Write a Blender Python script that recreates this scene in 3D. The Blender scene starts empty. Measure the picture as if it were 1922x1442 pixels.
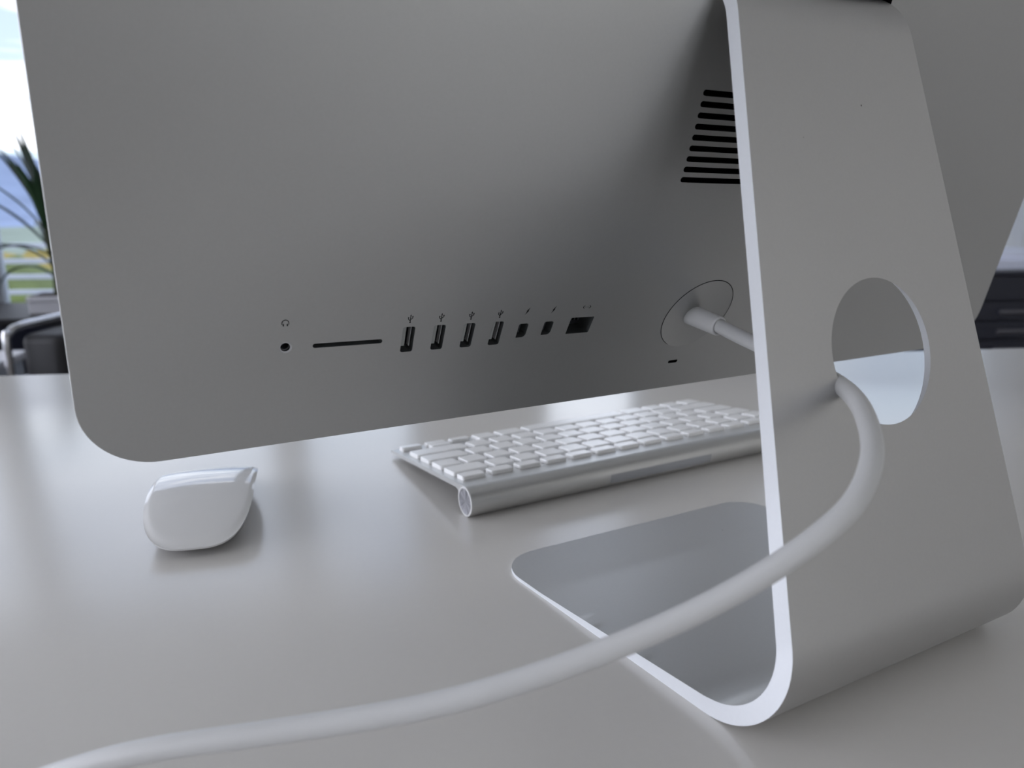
import bpy, bmesh, math, random
from math import sin, cos, pi, radians, sqrt, tan, hypot
from mathutils import Vector, Matrix, noise
from mathutils.geometry import delaunay_2d_cdt

S = 0.001                      # everything below is written in millimetres
scene = bpy.context.scene
COL = scene.collection

# ------------------------------------------------------------------ camera
CAM = Vector((-256.9, -211.5, 184.6))
RX = Vector((0.8748459, -0.4843860, 0.0038530))
RD = Vector((-0.1136517, -0.2129847, -0.9704230))
RF = Vector((0.4708799, 0.8485327, -0.2413801))
cd = bpy.data.cameras.new('camera')
cam = bpy.data.objects.new('camera', cd)
COL.objects.link(cam)
m = Matrix.Identity(4)
for i in range(3):
    m[i][0] = RX[i]; m[i][1] = -RD[i]; m[i][2] = -RF[i]; m[i][3] = CAM[i] * S
cam.matrix_world = m
cd.sensor_fit = 'HORIZONTAL'
cd.sensor_width = 36.0
cd.lens = 1456.0 / 1922.0 * 36.0
cd.clip_start = 0.01
cd.clip_end = 6000
cd.dof.use_dof = True
cd.dof.focus_distance = 0.335
cd.dof.aperture_fstop = 11.0
scene.camera = cam

# ------------------------------------------------------------------ view
scene.view_settings.view_transform = 'Standard'
scene.view_settings.look = 'None'
scene.view_settings.gamma = 1.0
scene.view_settings.use_curve_mapping = False
scene.view_settings.exposure = 0.0

# ------------------------------------------------------------------ room frame (turned against the computer)
RA = radians(-20.8)
EX = Vector((cos(RA), sin(RA), 0)); EY = Vector((-sin(RA), cos(RA), 0))
O = Vector((CAM.x, CAM.y, 0))
def rp(X, Y, z=0):
    """room coordinates (mm, camera at the origin, Y to the window wall) -> world mm"""
    return O + EX * X + EY * Y + Vector((0, 0, z))
ZF, ZC = -740, 1960                     # floor and ceiling against the desk top
XL, XR, YN, YW = -3600, 3500, -3400, 3750

# ------------------------------------------------------------------ world: a bright, partly clouded sky
w = bpy.data.worlds.new('sky'); scene.world = w; w.use_nodes = True
nt = w.node_tree; nt.nodes.clear()
N = nt.nodes.new; L = nt.links.new
out = N('ShaderNodeOutputWorld'); bg = N('ShaderNodeBackground')
tc = N('ShaderNodeTexCoord'); sep = N('ShaderNodeSeparateXYZ')
L(tc.outputs['Generated'], sep.inputs[0])
grad = N('ShaderNodeValToRGB')
L(sep.outputs['Z'], grad.inputs[0])
e = grad.color_ramp.elements
e[0].position = 0.0; e[0].color = (0.33, 0.41, 0.48, 1)
e[1].position = 0.9; e[1].color = (0.26, 0.36, 0.60, 1)
e2 = grad.color_ramp.elements.new(0.25); e2.color = (0.25, 0.31, 0.43, 1)
mp = N('ShaderNodeMapping'); mp.inputs['Scale'].default_value = (1.0, 1.0, 9.0)
L(tc.outputs['Generated'], mp.inputs[0])
nz = N('ShaderNodeTexNoise'); nz.inputs['Scale'].default_value = 3.2; nz.inputs['Detail'].default_value = 5
L(mp.outputs[0], nz.inputs['Vector'])
cr = N('ShaderNodeValToRGB'); L(nz.outputs['Fac'], cr.inputs[0])
cr.color_ramp.elements[0].position = 0.47; cr.color_ramp.elements[1].position = 0.60
mix = N('ShaderNodeMix'); mix.data_type = 'RGBA'
L(cr.outputs[0], mix.inputs[0]); L(grad.outputs[0], mix.inputs[6]); mix.inputs[7].default_value = (0.84, 0.87, 0.93, 1)
L(mix.outputs[2], bg.inputs['Color'])
SKY = 2.9
bg.inputs['Strength'].default_value = SKY
L(bg.outputs[0], out.inputs[0])

# ------------------------------------------------------------------ lights
def area(name, loc, direction, sx, sy, power, color=(1, 1, 1), portal=False):
    l = bpy.data.lights.new(name, 'AREA'); l.shape = 'RECTANGLE'
    l.size = sx * S; l.size_y = sy * S; l.energy = power; l.color = color
    o = bpy.data.objects.new(name, l); COL.objects.link(o)
    d = Vector(direction).normalized()
    o.location = Vector(loc) * S
    o.rotation_euler = d.to_track_quat('-Z', 'Z').to_euler()
    if portal:
        l.cycles.is_portal = True
    return o
# window openings: (wall, from, to) along the wall, all from sill to head
SILL, HEAD = -420, 1880
FAR_WIN = [(-3250, -1900), (-1825, -620), (-545, 60), (680, 1220), (2000, 3350)]
LEFT_WIN = [(-2600, -1300), (-1100, 200), (400, 1700), (1900, 3200)]
BACK_WIN = [(1250, 2250), (2400, 3350)]
RIGHT_WIN = []
for a, b_ in FAR_WIN:
    area('window_area_light', rp((a + b_) / 2, YW + 60, (SILL + HEAD) / 2), -EY, b_ - a, HEAD - SILL, 1, portal=True)
L_LEFT, L_BACK, L_RIGHT = 4.7, 1.45, 0.9               # brightness of area panels added as daylight behind the side windows
def window_fill(loc, d, wid, lum, color):
    area('window_area_light', loc, d, wid, HEAD - SILL, lum * pi * wid * (HEAD - SILL) * S * S, color)  # unseen light panel added outside a window to brighten the room
for a, b_ in LEFT_WIN:
    window_fill(rp(XL - 160, (a + b_) / 2, (SILL + HEAD) / 2), EX, b_ - a, L_LEFT, (0.90, 0.90, 1.0))
for a, b_ in RIGHT_WIN:
    window_fill(rp(XR + 160, (a + b_) / 2, (SILL + HEAD) / 2), -EX, b_ - a, L_RIGHT, (1.0, 0.93, 0.84))
for a, b_ in BACK_WIN:
    window_fill(rp((a + b_) / 2, YN - 160, (SILL + HEAD) / 2), EY, b_ - a, L_BACK, (1.0, 0.93, 0.85))
# ceiling lamps (their housings are built with the room)
LAMPS = [(1500, -1500), (-1400, -1500), (1500, 1700), (-1400, 1700)]


# ------------------------------------------------------------------ materials
def mat(name, color, rough=0.5, metal=0.0, spec=0.5, coat=0.0, noise_scale=None, noise_amt=0.0, bump=0.0, bump_scale=400, emit=None, trans=0.0, coat_rough=0.05, aniso=0.0, rough_var=0.0, dirt=None):
    M = bpy.data.materials.new(name); M.use_nodes = True
    t = M.node_tree; b = t.nodes['Principled BSDF']
    b.inputs['Base Color'].default_value = (*color, 1)
    b.inputs['Roughness'].default_value = rough
    b.inputs['Metallic'].default_value = metal
    b.inputs['Specular IOR Level'].default_value = spec
    b.inputs['Coat Weight'].default_value = coat
    b.inputs['Coat Roughness'].default_value = coat_rough
    b.inputs['Transmission Weight'].default_value = trans
    if emit:
        b.inputs['Emission Color'].default_value = (*emit[0], 1); b.inputs['Emission Strength'].default_value = emit[1]
    tcn = t.nodes.new('ShaderNodeTexCoord')
    src = None
    if noise_scale:
        n = t.nodes.new('ShaderNodeTexNoise'); n.inputs['Scale'].default_value = noise_scale; n.inputs['Detail'].default_value = 4
        t.links.new(tcn.outputs['Object'], n.inputs['Vector'])
        mx = t.nodes.new('ShaderNodeMix'); mx.data_type = 'RGBA'
        mx.inputs[6].default_value = (*[c * (1 - noise_amt) for c in color], 1)
        mx.inputs[7].default_value = (*[min(1, c * (1 + noise_amt)) for c in color], 1)
        t.links.new(n.outputs['Fac'], mx.inputs[0]); src = mx.outputs[2]
        if rough_var:
            mr = t.nodes.new('ShaderNodeMapRange')
            mr.inputs['To Min'].default_value = rough - rough_var; mr.inputs['To Max'].default_value = rough + rough_var
            t.links.new(n.outputs['Fac'], mr.inputs[0]); t.links.new(mr.outputs[0], b.inputs['Roughness'])
    if dirt:                                   # sparse specks of dust
        sc_, thr, dc = dirt
        v = t.nodes.new('ShaderNodeTexVoronoi'); v.inputs['Scale'].default_value = sc_
        t.links.new(tcn.outputs['Object'], v.inputs['Vector'])
        lt = t.nodes.new('ShaderNodeMath'); lt.operation = 'LESS_THAN'; lt.inputs[1].default_value = thr
        t.links.new(v.outputs['Distance'], lt.inputs[0])
        n2 = t.nodes.new('ShaderNodeTexNoise'); n2.inputs['Scale'].default_value = sc_ * 0.35
        t.links.new(tcn.outputs['Object'], n2.inputs['Vector'])
        gt = t.nodes.new('ShaderNodeMath'); gt.operation = 'GREATER_THAN'; gt.inputs[1].default_value = 0.6
        t.links.new(n2.outputs['Fac'], gt.inputs[0])
        ml = t.nodes.new('ShaderNodeMath'); ml.operation = 'MULTIPLY'
        t.links.new(lt.outputs[0], ml.inputs[0]); t.links.new(gt.outputs[0], ml.inputs[1])
        mx2 = t.nodes.new('ShaderNodeMix'); mx2.data_type = 'RGBA'
        t.links.new(ml.outputs[0], mx2.inputs[0])
        if src: t.links.new(src, mx2.inputs[6])
        else: mx2.inputs[6].default_value = (*color, 1)
        mx2.inputs[7].default_value = (*dc, 1); src = mx2.outputs[2]
    if src: t.links.new(src, b.inputs['Base Color'])
    if bump:
        nb = t.nodes.new('ShaderNodeTexNoise'); nb.inputs['Scale'].default_value = bump_scale; nb.inputs['Detail'].default_value = 3
        t.links.new(tcn.outputs['Object'], nb.inputs['Vector'])
        bp = t.nodes.new('ShaderNodeBump'); bp.inputs['Strength'].default_value = bump; bp.inputs['Distance'].default_value = 0.0002
        t.links.new(nb.outputs['Fac'], bp.inputs['Height']); t.links.new(bp.outputs[0], b.inputs['Normal'])
    return M

M_ALU = mat('anodised_aluminium', (0.48, 0.48, 0.472), 0.46, 1.0, noise_scale=900, noise_amt=0.03, bump=0.05, bump_scale=2500)
M_ALUS = mat('anodised_aluminium_stand', (0.55, 0.547, 0.54), 0.42, 1.0, noise_scale=900, noise_amt=0.03, bump=0.08, bump_scale=2200, dirt=(110, 0.045, (0.16, 0.15, 0.14)))
M_EDGE = mat('milled_aluminium_edge', (0.83, 0.85, 0.88), 0.55, 0.35, noise_scale=700, noise_amt=0.02)
M_KALU = mat('keyboard_aluminium', (0.63, 0.63, 0.62), 0.40, 1.0, noise_scale=600, noise_amt=0.03)
M_CAP = mat('tube_cap_metal', (0.5, 0.5, 0.53), 0.32, 0.9)
t_ = M_CAP.node_tree; tc_ = t_.nodes.new('ShaderNodeTexCoord'); sx_ = t_.nodes.new('ShaderNodeSeparateXYZ'); t_.links.new(tc_.outputs['Object'], sx_.inputs[0])
dy_ = t_.nodes.new('ShaderNodeMath'); dy_.operation = 'SUBTRACT'; dy_.inputs[1].default_value = 0.009; t_.links.new(sx_.outputs['Y'], dy_.inputs[0])
dz_ = t_.nodes.new('ShaderNodeMath'); dz_.operation = 'SUBTRACT'; dz_.inputs[1].default_value = 0.009; t_.links.new(sx_.outputs['Z'], dz_.inputs[0])
at_ = t_.nodes.new('ShaderNodeMath'); at_.operation = 'ARCTAN2'; t_.links.new(dy_.outputs[0], at_.inputs[0]); t_.links.new(dz_.outputs[0], at_.inputs[1])
wn_ = t_.nodes.new('ShaderNodeTexNoise'); wn_.noise_dimensions = '1D'; wn_.inputs['Scale'].default_value = 1.6; wn_.inputs['Detail'].default_value = 3; t_.links.new(at_.outputs[0], wn_.inputs['W'])
cr_ = t_.nodes.new('ShaderNodeValToRGB'); cr_.color_ramp.elements[0].color = (0.30, 0.30, 0.33, 1); cr_.color_ramp.elements[0].position = 0.35; cr_.color_ramp.elements[1].color = (0.60, 0.60, 0.64, 1); cr_.color_ramp.elements[1].position = 0.65
t_.links.new(wn_.outputs['Fac'], cr_.inputs[0]); t_.links.new(cr_.outputs[0], t_.nodes['Principled BSDF'].inputs['Base Color'])
M_KEY = mat('white_key_plastic', (0.96, 0.96, 0.95), 0.27, 0.0, 1.0, noise_scale=60, noise_amt=0.02)
M_WHITE = mat("white_cable_plastic", (0.61, 0.612, 0.612), 0.42, 0.0, 0.45, noise_scale=60, noise_amt=0.03, bump=0.05, bump_scale=900)
M_MOUSE = mat('white_gloss_plastic', (0.76, 0.76, 0.755), 0.10, 0.0, 0.5, coat=0.3, noise_scale=20, noise_amt=0.01)
M_MBASE = mat('mouse_base_metal', (0.30, 0.30, 0.31), 0.4, 0.9, noise_scale=200, noise_amt=0.03)
M_DARK = mat('port_dark_plastic', (0.035, 0.038, 0.042), 0.45, 0.0, 0.4, noise_scale=300, noise_amt=0.1)
M_PORTW = mat('port_shell_metal', (0.15, 0.16, 0.16), 0.4, 0.6, noise_scale=300, noise_amt=0.08)
M_TONGUE = mat('port_tongue_plastic', (0.30, 0.31, 0.30), 0.5, 0.0, noise_scale=300, noise_amt=0.05)
M_BLACK = mat('vent_black', (0.003, 0.003, 0.004), 0.9, 0.0, 0.1, noise_scale=300, noise_amt=0.1)
M_INK = mat('printed_ink', (0.004, 0.004, 0.005), 0.6, 0.0, 0.3, noise_scale=300, noise_amt=0.1)
M_JACK = mat('jack_ring', (0.50, 0.50, 0.51), 0.5, 0.3, noise_scale=300, noise_amt=0.05)
M_GLASS = mat('display_glass_black', (0.01, 0.01, 0.012), 0.04, 0.0, 0.5, noise_scale=3, noise_amt=0.02)
M_DESK = mat('grey_laminate', (0.665, 0.645, 0.61), 0.20, 0.0, 0.9, noise_scale=300, noise_amt=0.015, bump=0.04, bump_scale=500)
M_DEDGE = mat('desk_edge', (0.60, 0.60, 0.62), 0.3, 0.0, noise_scale=9, noise_amt=0.02)
M_WALL = mat('painted_wall', (0.66, 0.64, 0.60), 0.9, noise_scale=4, noise_amt=0.03)
M_CEIL = mat('ceiling_paint', (0.88, 0.87, 0.85), 0.95, noise_scale=4, noise_amt=0.02)
M_FLOOR = mat('grey_carpet', (0.20, 0.185, 0.165), 0.95, noise_scale=180, noise_amt=0.3, bump=0.5, bump_scale=300)
M_FRAME = mat('window_frame_paint', (0.48, 0.52, 0.58), 0.5, noise_scale=6, noise_amt=0.03)
M_PANE = bpy.data.materials.new('window_glass'); M_PANE.use_nodes = True
t_ = M_PANE.node_tree; t_.nodes.clear()
o_ = t_.nodes.new('ShaderNodeOutputMaterial'); mx_ = t_.nodes.new('ShaderNodeMixShader'); tr_ = t_.nodes.new('ShaderNodeBsdfTransparent'); gl_ = t_.nodes.new('ShaderNodeBsdfGlossy'); fr_ = t_.nodes.new('ShaderNodeFresnel')
tr_.inputs[0].default_value = (0.98, 0.98, 0.98, 1); gl_.inputs['Roughness'].default_value = 0.0; fr_.inputs[0].default_value = 1.25
t_.links.new(fr_.outputs[0], mx_.inputs[0]); t_.links.new(tr_.outputs[0], mx_.inputs[1]); t_.links.new(gl_.outputs[0], mx_.inputs[2]); t_.links.new(mx_.outputs[0], o_.inputs[0])
M_NAVY = mat('navy_lacquer', (0.012, 0.014, 0.026), 0.35, noise_scale=10, noise_amt=0.1)
M_BLK = mat('black_leather', (0.012, 0.012, 0.015), 0.55, noise_scale=120, noise_amt=0.2, bump=0.3, bump_scale=150)
M_CHROME = mat('chrome', (0.60, 0.60, 0.62), 0.22, 1.0, noise_scale=20, noise_amt=0.02)
M_HANDLE = mat('grey_handle', (0.12, 0.12, 0.14), 0.4, 0.5, noise_scale=40, noise_amt=0.05)
M_PAPER = mat('paper_stack', (0.74, 0.78, 0.92), 0.7, noise_scale=20, noise_amt=0.06)
M_LEAF = mat('dark_leaf', (0.018, 0.045, 0.018), 0.35, noise_scale=12, noise_amt=0.35)
M_STEM = mat('plant_stem', (0.05, 0.06, 0.03), 0.7, noise_scale=30, noise_amt=0.3)
M_POT = mat('white_planter', (0.62, 0.62, 0.66), 0.4, noise_scale=10, noise_amt=0.03)
M_SOIL = mat('soil', (0.03, 0.02, 0.015), 0.95, noise_scale=60, noise_amt=0.4)
M_CURT = mat('curtain_fabric', (0.86, 0.86, 0.87), 0.9, noise_scale=90, noise_amt=0.06)
t_ = M_CURT.node_tree; tl_ = t_.nodes.new('ShaderNodeBsdfTranslucent'); tl_.inputs[0].default_value = (0.86, 0.86, 0.87, 1); mx_ = t_.nodes.new('ShaderNodeMixShader'); mx_.inputs[0].default_value = 0.75
t_.links.new(t_.nodes['Principled BSDF'].outputs[0], mx_.inputs[1]); t_.links.new(tl_.outputs[0], mx_.inputs[2]); tp_ = t_.nodes.new('ShaderNodeBsdfTransparent'); m2_ = t_.nodes.new('ShaderNodeMixShader'); m2_.inputs[0].default_value = 0.38      # sheer weave
t_.links.new(mx_.outputs[0], m2_.inputs[1]); t_.links.new(tp_.outputs[0], m2_.inputs[2]); t_.links.new(m2_.outputs[0], t_.nodes['Material Output'].inputs[0])
M_RAIL = mat('white_rail', (0.60, 0.62, 0.68), 0.4, noise_scale=5, noise_amt=0.02)
M_STONE = mat('terrace_concrete', (0.42, 0.42, 0.42), 0.9, noise_scale=6, noise_amt=0.1)
M_LAMP = mat('lamp_diffuser', (0.9, 0.9, 0.88), 0.5, noise_scale=8, noise_amt=0.01)
M_FOL = mat('autumn_foliage', (0.13, 0.16, 0.05), 0.9, noise_scale=1.3, noise_amt=0.5)
M_FOLY = mat('yellow_foliage', (0.34, 0.26, 0.07), 0.9, noise_scale=1.3, noise_amt=0.35)
M_BARK = mat('bark', (0.08, 0.06, 0.04), 0.9, noise_scale=10, noise_amt=0.3)
M_HILL = mat('haze_tinted_hill', (0.24, 0.29, 0.40), 0.95, noise_scale=0.012, noise_amt=0.35)  # aerial haze painted into the base colour as pale blue
M_VALLEY = mat('valley_ground', (0.24, 0.28, 0.21), 0.95, noise_scale=0.02, noise_amt=0.5)
M_HOUSE = mat('house_render', (0.72, 0.66, 0.62), 0.9, noise_scale=0.4, noise_amt=0.05)
M_ROOF = mat('roof_tile', (0.36, 0.20, 0.15), 0.9, noise_scale=0.4, noise_amt=0.1)

# ------------------------------------------------------------------ helpers
def link(name, me, material=None, parent=None, loc=None, rotz=0.0, smooth=False, kind=None):
    o = bpy.data.objects.new(name, me); COL.objects.link(o)
    if material and me is not None and len(me.materials) == 0: me.materials.append(material)
    if smooth and me is not None:
        for p in me.polygons: p.use_smooth = True
        me.set_sharp_from_angle(angle=radians(38))
    if parent: o.parent = parent
    if loc is not None: o.location = Vector(loc) * S
    o.rotation_euler = (0, 0, rotz)
    if kind: o['kind'] = kind
    return o
def tag(o, label, cat, group=None):
    o['label'] = label; o['category'] = cat
    if group: o['group'] = group
    return o
def empty(name, loc, rotz=0.0):
    o = bpy.data.objects.new(name, None); COL.objects.link(o)
    o.empty_display_size = 0.02; o.location = Vector(loc) * S; o.rotation_euler = (0, 0, rotz)
    return o
def mesh(name, verts, faces, scale=S):
    me = bpy.data.meshes.new(name)
    me.from_pydata([Vector(v) * scale for v in verts], [], faces); me.update()
    return me
def fix(me):
    bm = bmesh.new(); bm.from_mesh(me)
    bmesh.ops.remove_doubles(bm, verts=bm.verts, dist=1e-7)
    bmesh.ops.recalc_face_normals(bm, faces=bm.faces)
    bm.to_mesh(me); bm.free(); return me
def box_me(name, x0, x1, y0, y1, z0, z1, bevel=0.0, seg=2):
    bm = bmesh.new()
    bmesh.ops.create_cube(bm, size=1)
    for v in bm.verts:
        v.co = Vector(((x0 + x1) / 2 + v.co.x * (x1 - x0), (y0 + y1) / 2 + v.co.y * (y1 - y0), (z0 + z1) / 2 + v.co.z * (z1 - z0))) * S
    if bevel:
        bmesh.ops.bevel(bm, geom=bm.edges[:], offset=bevel * S, segments=seg, profile=0.5, affect='EDGES')
    me = bpy.data.meshes.new(name); bm.to_mesh(me); bm.free(); return me
def catmull(pts, n=8):
    P = [Vector(p) for p in pts]; P = [2 * P[0] - P[1]] + P + [2 * P[-1] - P[-2]]
    o = []
    for i in range(1, len(P) - 2):
        for k in range(n):
            t = k / n
            o.append(0.5 * ((2 * P[i]) + (P[i + 1] - P[i - 1]) * t + (2 * P[i - 1] - 5 * P[i] + 4 * P[i + 1] - P[i + 2]) * t * t + (3 * P[i] - P[i - 1] - 3 * P[i + 1] + P[i + 2]) * t ** 3))
    o.append(P[-2]); return o
def tube_me(name, pts, r, seg=16, closed_ends=True):
    rs = r if isinstance(r, (list, tuple)) else [r] * len(pts)
    V = []; F = []
    T = []
    for i in range(len(pts)):
        a = pts[max(0, i - 1)]; b = pts[min(len(pts) - 1, i + 1)]
        T.append((Vector(b) - Vector(a)).normalized())
    up = Vector((0, 0, 1)) if abs(T[0].z) < 0.9 else Vector((1, 0, 0))
    nrm = (up - T[0] * up.dot(T[0])).normalized()
    for i, p in enumerate(pts):
        nrm = (nrm - T[i] * nrm.dot(T[i])).normalized(); bi = T[i].cross(nrm)
        for k in range(seg):
            a = 2 * pi * k / seg
            V.append(Vector(p) + (nrm * cos(a) + bi * sin(a)) * rs[i])
    for i in range(len(pts) - 1):
        for k in range(seg):
            k2 = (k + 1) % seg
            F.append((i * seg + k, i * seg + k2, (i + 1) * seg + k2, (i + 1) * seg + k))
    if closed_ends:
        F.append(tuple(reversed(range(seg)))); F.append(tuple((len(pts) - 1) * seg + k for k in range(seg)))
    me = mesh(name, V, F); return fix(me)
def join_me(name, parts):
    bm = bmesh.new()
    for p in parts: bm.from_mesh(p)
    me = bpy.data.meshes.new(name); bm.to_mesh(me); bm.free(); return me
def inside(pt, poly):
    x, y = pt; c = False; n = len(poly); j = n - 1
    for i in range(n):
        xi, yi = poly[i]; xj, yj = poly[j]
        if (yi > y) != (yj > y) and x < (xj - xi) * (y - yi) / (yj - yi) + xi: c = not c
        j = i
    return c
def dens(poly, step):
    o = []
    for i in range(len(poly)):
        a = poly[i]; b = poly[(i + 1) % len(poly)]
        n = max(1, int(math.ceil(hypot(b[0] - a[0], b[1] - a[1]) / step)))
        for k in range(n): o.append((a[0] + (b[0] - a[0]) * k / n, a[1] + (b[1] - a[1]) * k / n))
    return o
def cdt(outer, holes, grid):
    """triangulate the region inside outer minus holes, with the grid points inside"""
    pts = []; edges = []
    loops = []
    for lp in [outer] + holes:
        s0 = len(pts); pts += lp; n = len(lp)
        edges += [(s0 + i, s0 + (i + 1) % n) for i in range(n)]
        loops.append(list(range(s0, s0 + n)))
    def near(p):
        for lp in holes:
            for q in lp:
                if abs(q[0] - p[0]) < 0.8 and abs(q[1] - p[1]) < 0.8: return True
        return False
    hb = [(min(q[0] for q in h) - 1, max(q[0] for q in h) + 1, min(q[1] for q in h) - 1, max(q[1] for q in h) + 1) for h in holes]
    for g in grid:
        if not inside(g, outer): continue
        ok = True
        for h, bb in zip(holes, hb):
            if bb[0] < g[0] < bb[1] and bb[2] < g[1] < bb[3]:
                if inside(g, h) or near(g): ok = False; break
        if ok: pts.append(g)
    vo, eo, fo, ov, oe, of = delaunay_2d_cdt([Vector(p) for p in pts], edges, [], 0, 1e-5)
    mapv = {}
    for i, l in enumerate(ov):
        for k in l: mapv[k] = i
    faces = []
    for f in fo:
        c = (sum(vo[i].x for i in f) / len(f), sum(vo[i].y for i in f) / len(f))
        if not inside(c, outer): continue
        bad = False
        for h, bb in zip(holes, hb):
            if bb[0] < c[0] < bb[1] and bb[2] < c[1] < bb[3] and inside(c, h): bad = True; break
        if not bad: faces.append(tuple(f))
    return [(v.x, v.y) for v in vo], faces, [[mapv[i] for i in lp] for lp in loops]
def rrect(x0, x1, y0, y1, r, n=5):
    """rounded rectangle; r is one radius or four (bl, br, tr, tl)"""
    if not isinstance(r, (tuple, list)): r = (r,) * 4
    o = []
    for (cx, cy, a0, rr) in ((x0 + r[0], y0 + r[0], pi, r[0]), (x1 - r[1], y0 + r[1], 1.5 * pi, r[1]), (x1 - r[2], y1 - r[2], 0, r[2]), (x0 + r[3], y1 - r[3], .5 * pi, r[3])):
        for k in range(n + 1):
            a = a0 + pi / 2 * k / n; o.append((cx + rr * cos(a), cy + rr * sin(a)))
    return o
def circ(cx, cy, r, n=32): return [(cx + r * cos(2 * pi * k / n), cy + r * sin(2 * pi * k / n)) for k in range(n)]

# ================================================================== SETTING
def wall_me(name, a, b_, fixed0, fixed1, z0, z1, wins, axis):
    """a wall slab with window openings, in room coordinates along X (axis 0) or Y (axis 1)"""
    V = []; F = []
    cuts = sorted({a, b_} | {q for w_ in wins for q in w_}); zs = [z0, SILL, HEAD, z1]
    for i in range(len(cuts) - 1):
        for j in range(3):
            if j == 1 and any(abs(w_[0] - cuts[i]) < 1 and abs(w_[1] - cuts[i + 1]) < 1 for w_ in wins): continue
            c = []
            for (p, q, z) in ((cuts[i], fixed0, zs[j]), (cuts[i + 1], fixed0, zs[j]), (cuts[i + 1], fixed1, zs[j]), (cuts[i], fixed1, zs[j]),
                              (cuts[i], fixed0, zs[j + 1]), (cuts[i + 1], fixed0, zs[j + 1]), (cuts[i + 1], fixed1, zs[j + 1]), (cuts[i], fixed1, zs[j + 1])):
                c.append(rp(p, q, z) if axis == 0 else rp(q, p, z))
            s0 = len(V); V += c
            F += [tuple(s0 + k for k in f) for f in ((0, 3, 2, 1), (4, 5, 6, 7), (0, 1, 5, 4), (1, 2, 6, 5), (2, 3, 7, 6), (3, 0, 4, 7))]
    me = mesh(name, V, F)
    bm = bmesh.new(); bm.from_mesh(me); bmesh.ops.recalc_face_normals(bm, faces=bm.faces); bm.to_mesh(me); bm.free()
    return me
def slab(name, x0, x1, y0, y1, z0, z1, material, kind='structure', parent=None, bevel=0):
    me = box_me(name, x0, x1, y0, y1, z0, z1, bevel)
    return link(name, me, material, parent, loc=rp(0, 0, 0) if parent is None else None, rotz=RA if parent is None else 0, kind=kind)
slab('floor', XL - 200, XR + 200, YN - 200, YW + 200, ZF - 60, ZF, M_FLOOR)
slab('ceiling', XL - 200, XR + 200, YN - 200, YW + 200, ZC, ZC + 60, M_CEIL)
link('wall_far', wall_me('wall_far', XL - 150, XR + 150, YW, YW + 150, ZF, ZC, FAR_WIN, 0), M_WALL, kind='structure')
link('wall_near', wall_me('wall_near', XL - 150, XR + 150, YN - 150, YN, ZF, ZC, BACK_WIN, 0), M_WALL, kind='structure')
link('wall_left', wall_me('wall_left', YN, YW, XL - 150, XL, ZF, ZC, LEFT_WIN, 1), M_WALL, kind='structure')
link('wall_right', wall_me('wall_right', YN, YW, XR, XR + 150, ZF, ZC, RIGHT_WIN, 1), M_WALL, kind='structure')
nwin = 0
for wall, wins in (('far', FAR_WIN), ('left', LEFT_WIN), ('near', BACK_WIN), ('right', RIGHT_WIN)):
    for a, b_ in wins:
        nwin += 1
        if wall == 'left': loc, rz = rp(XL - 75, (a + b_) / 2, SILL), RA + pi / 2
        elif wall == 'right': loc, rz = rp(XR + 75, (a + b_) / 2, SILL), RA + pi / 2
        elif wall == 'far': loc, rz = rp((a + b_) / 2, YW + 75, SILL), RA
        else: loc, rz = rp((a + b_) / 2, YN - 75, SILL), RA
        wn = empty('window_%d' % nwin, loc, rz); wn['kind'] = 'structure'
        W = (b_ - a) / 2; H = HEAD - SILL
        fr = join_me('window_frame', [box_me('f', -W, -W + 45, -30, 30, 0, H), box_me('f', W - 45, W, -30, 30, 0, H),
                                      box_me('f', -W + 45, W - 45, -30, 30, 0, 45), box_me('f', -W + 45, W - 45, -30, 30, H - 45, H)])
        link('window_frame', fr, M_FRAME, wn)
        link('window_pane', box_me('window_pane', -W + 45, W - 45, -3, 3, 45, H - 45), M_PANE, wn)
for i, (x0, x1, y0, y1) in enumerate(((XL, XR, YW - 14, YW), (XL, XR, YN, YN + 14))):
    slab('baseboard_far' if i == 0 else 'baseboard_near', x0, x1, y0, y1, ZF, ZF + 80, M_WALL)
for k, (X, Y) in enumerate(LAMPS):
    t = empty('ceiling_lamp', rp(X, Y, ZC - 45), RA)
    tag(t, ['flat ceiling lamp behind the camera on the right', 'flat ceiling lamp behind the camera on the left', 'flat ceiling lamp by the windows on the right', 'flat ceiling lamp by the windows on the left'][k], 'lamp', 'flat office ceiling lamps')
    link('housing', box_me('housing', -620, 620, -160, 160, 6, 45, 3), M_FRAME, t)
    link('diffuser', box_me('diffuser', -580, 580, -130, 130, 0, 6, 1), M_LAMP, t)

# outside: terrace, railing, hills, trees, houses
slab('terrace_floor', -9000, 9000, YW + 150, 6200, -1120, -1060, M_STONE)
rail = empty('terrace_railing', rp(-1400, 5800, -1060), RA)
tag(rail, 'white terrace railing of horizontal bars outside the window, behind the plant', 'railing')
for k in range(7):
    z = 870 - k * 106
    bar = box_me('rail_bar', -1400, 1900, -14, 14, z - 16, z + 16, 5)
    link('rail_bar', bar, M_RAIL, rail)
for X in (-1380, 180, 1880):
    link('rail_post', box_me('rail_post', X - 22, X + 22, 16, 60, 0, 900, 4), M_RAIL, rail)

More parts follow.
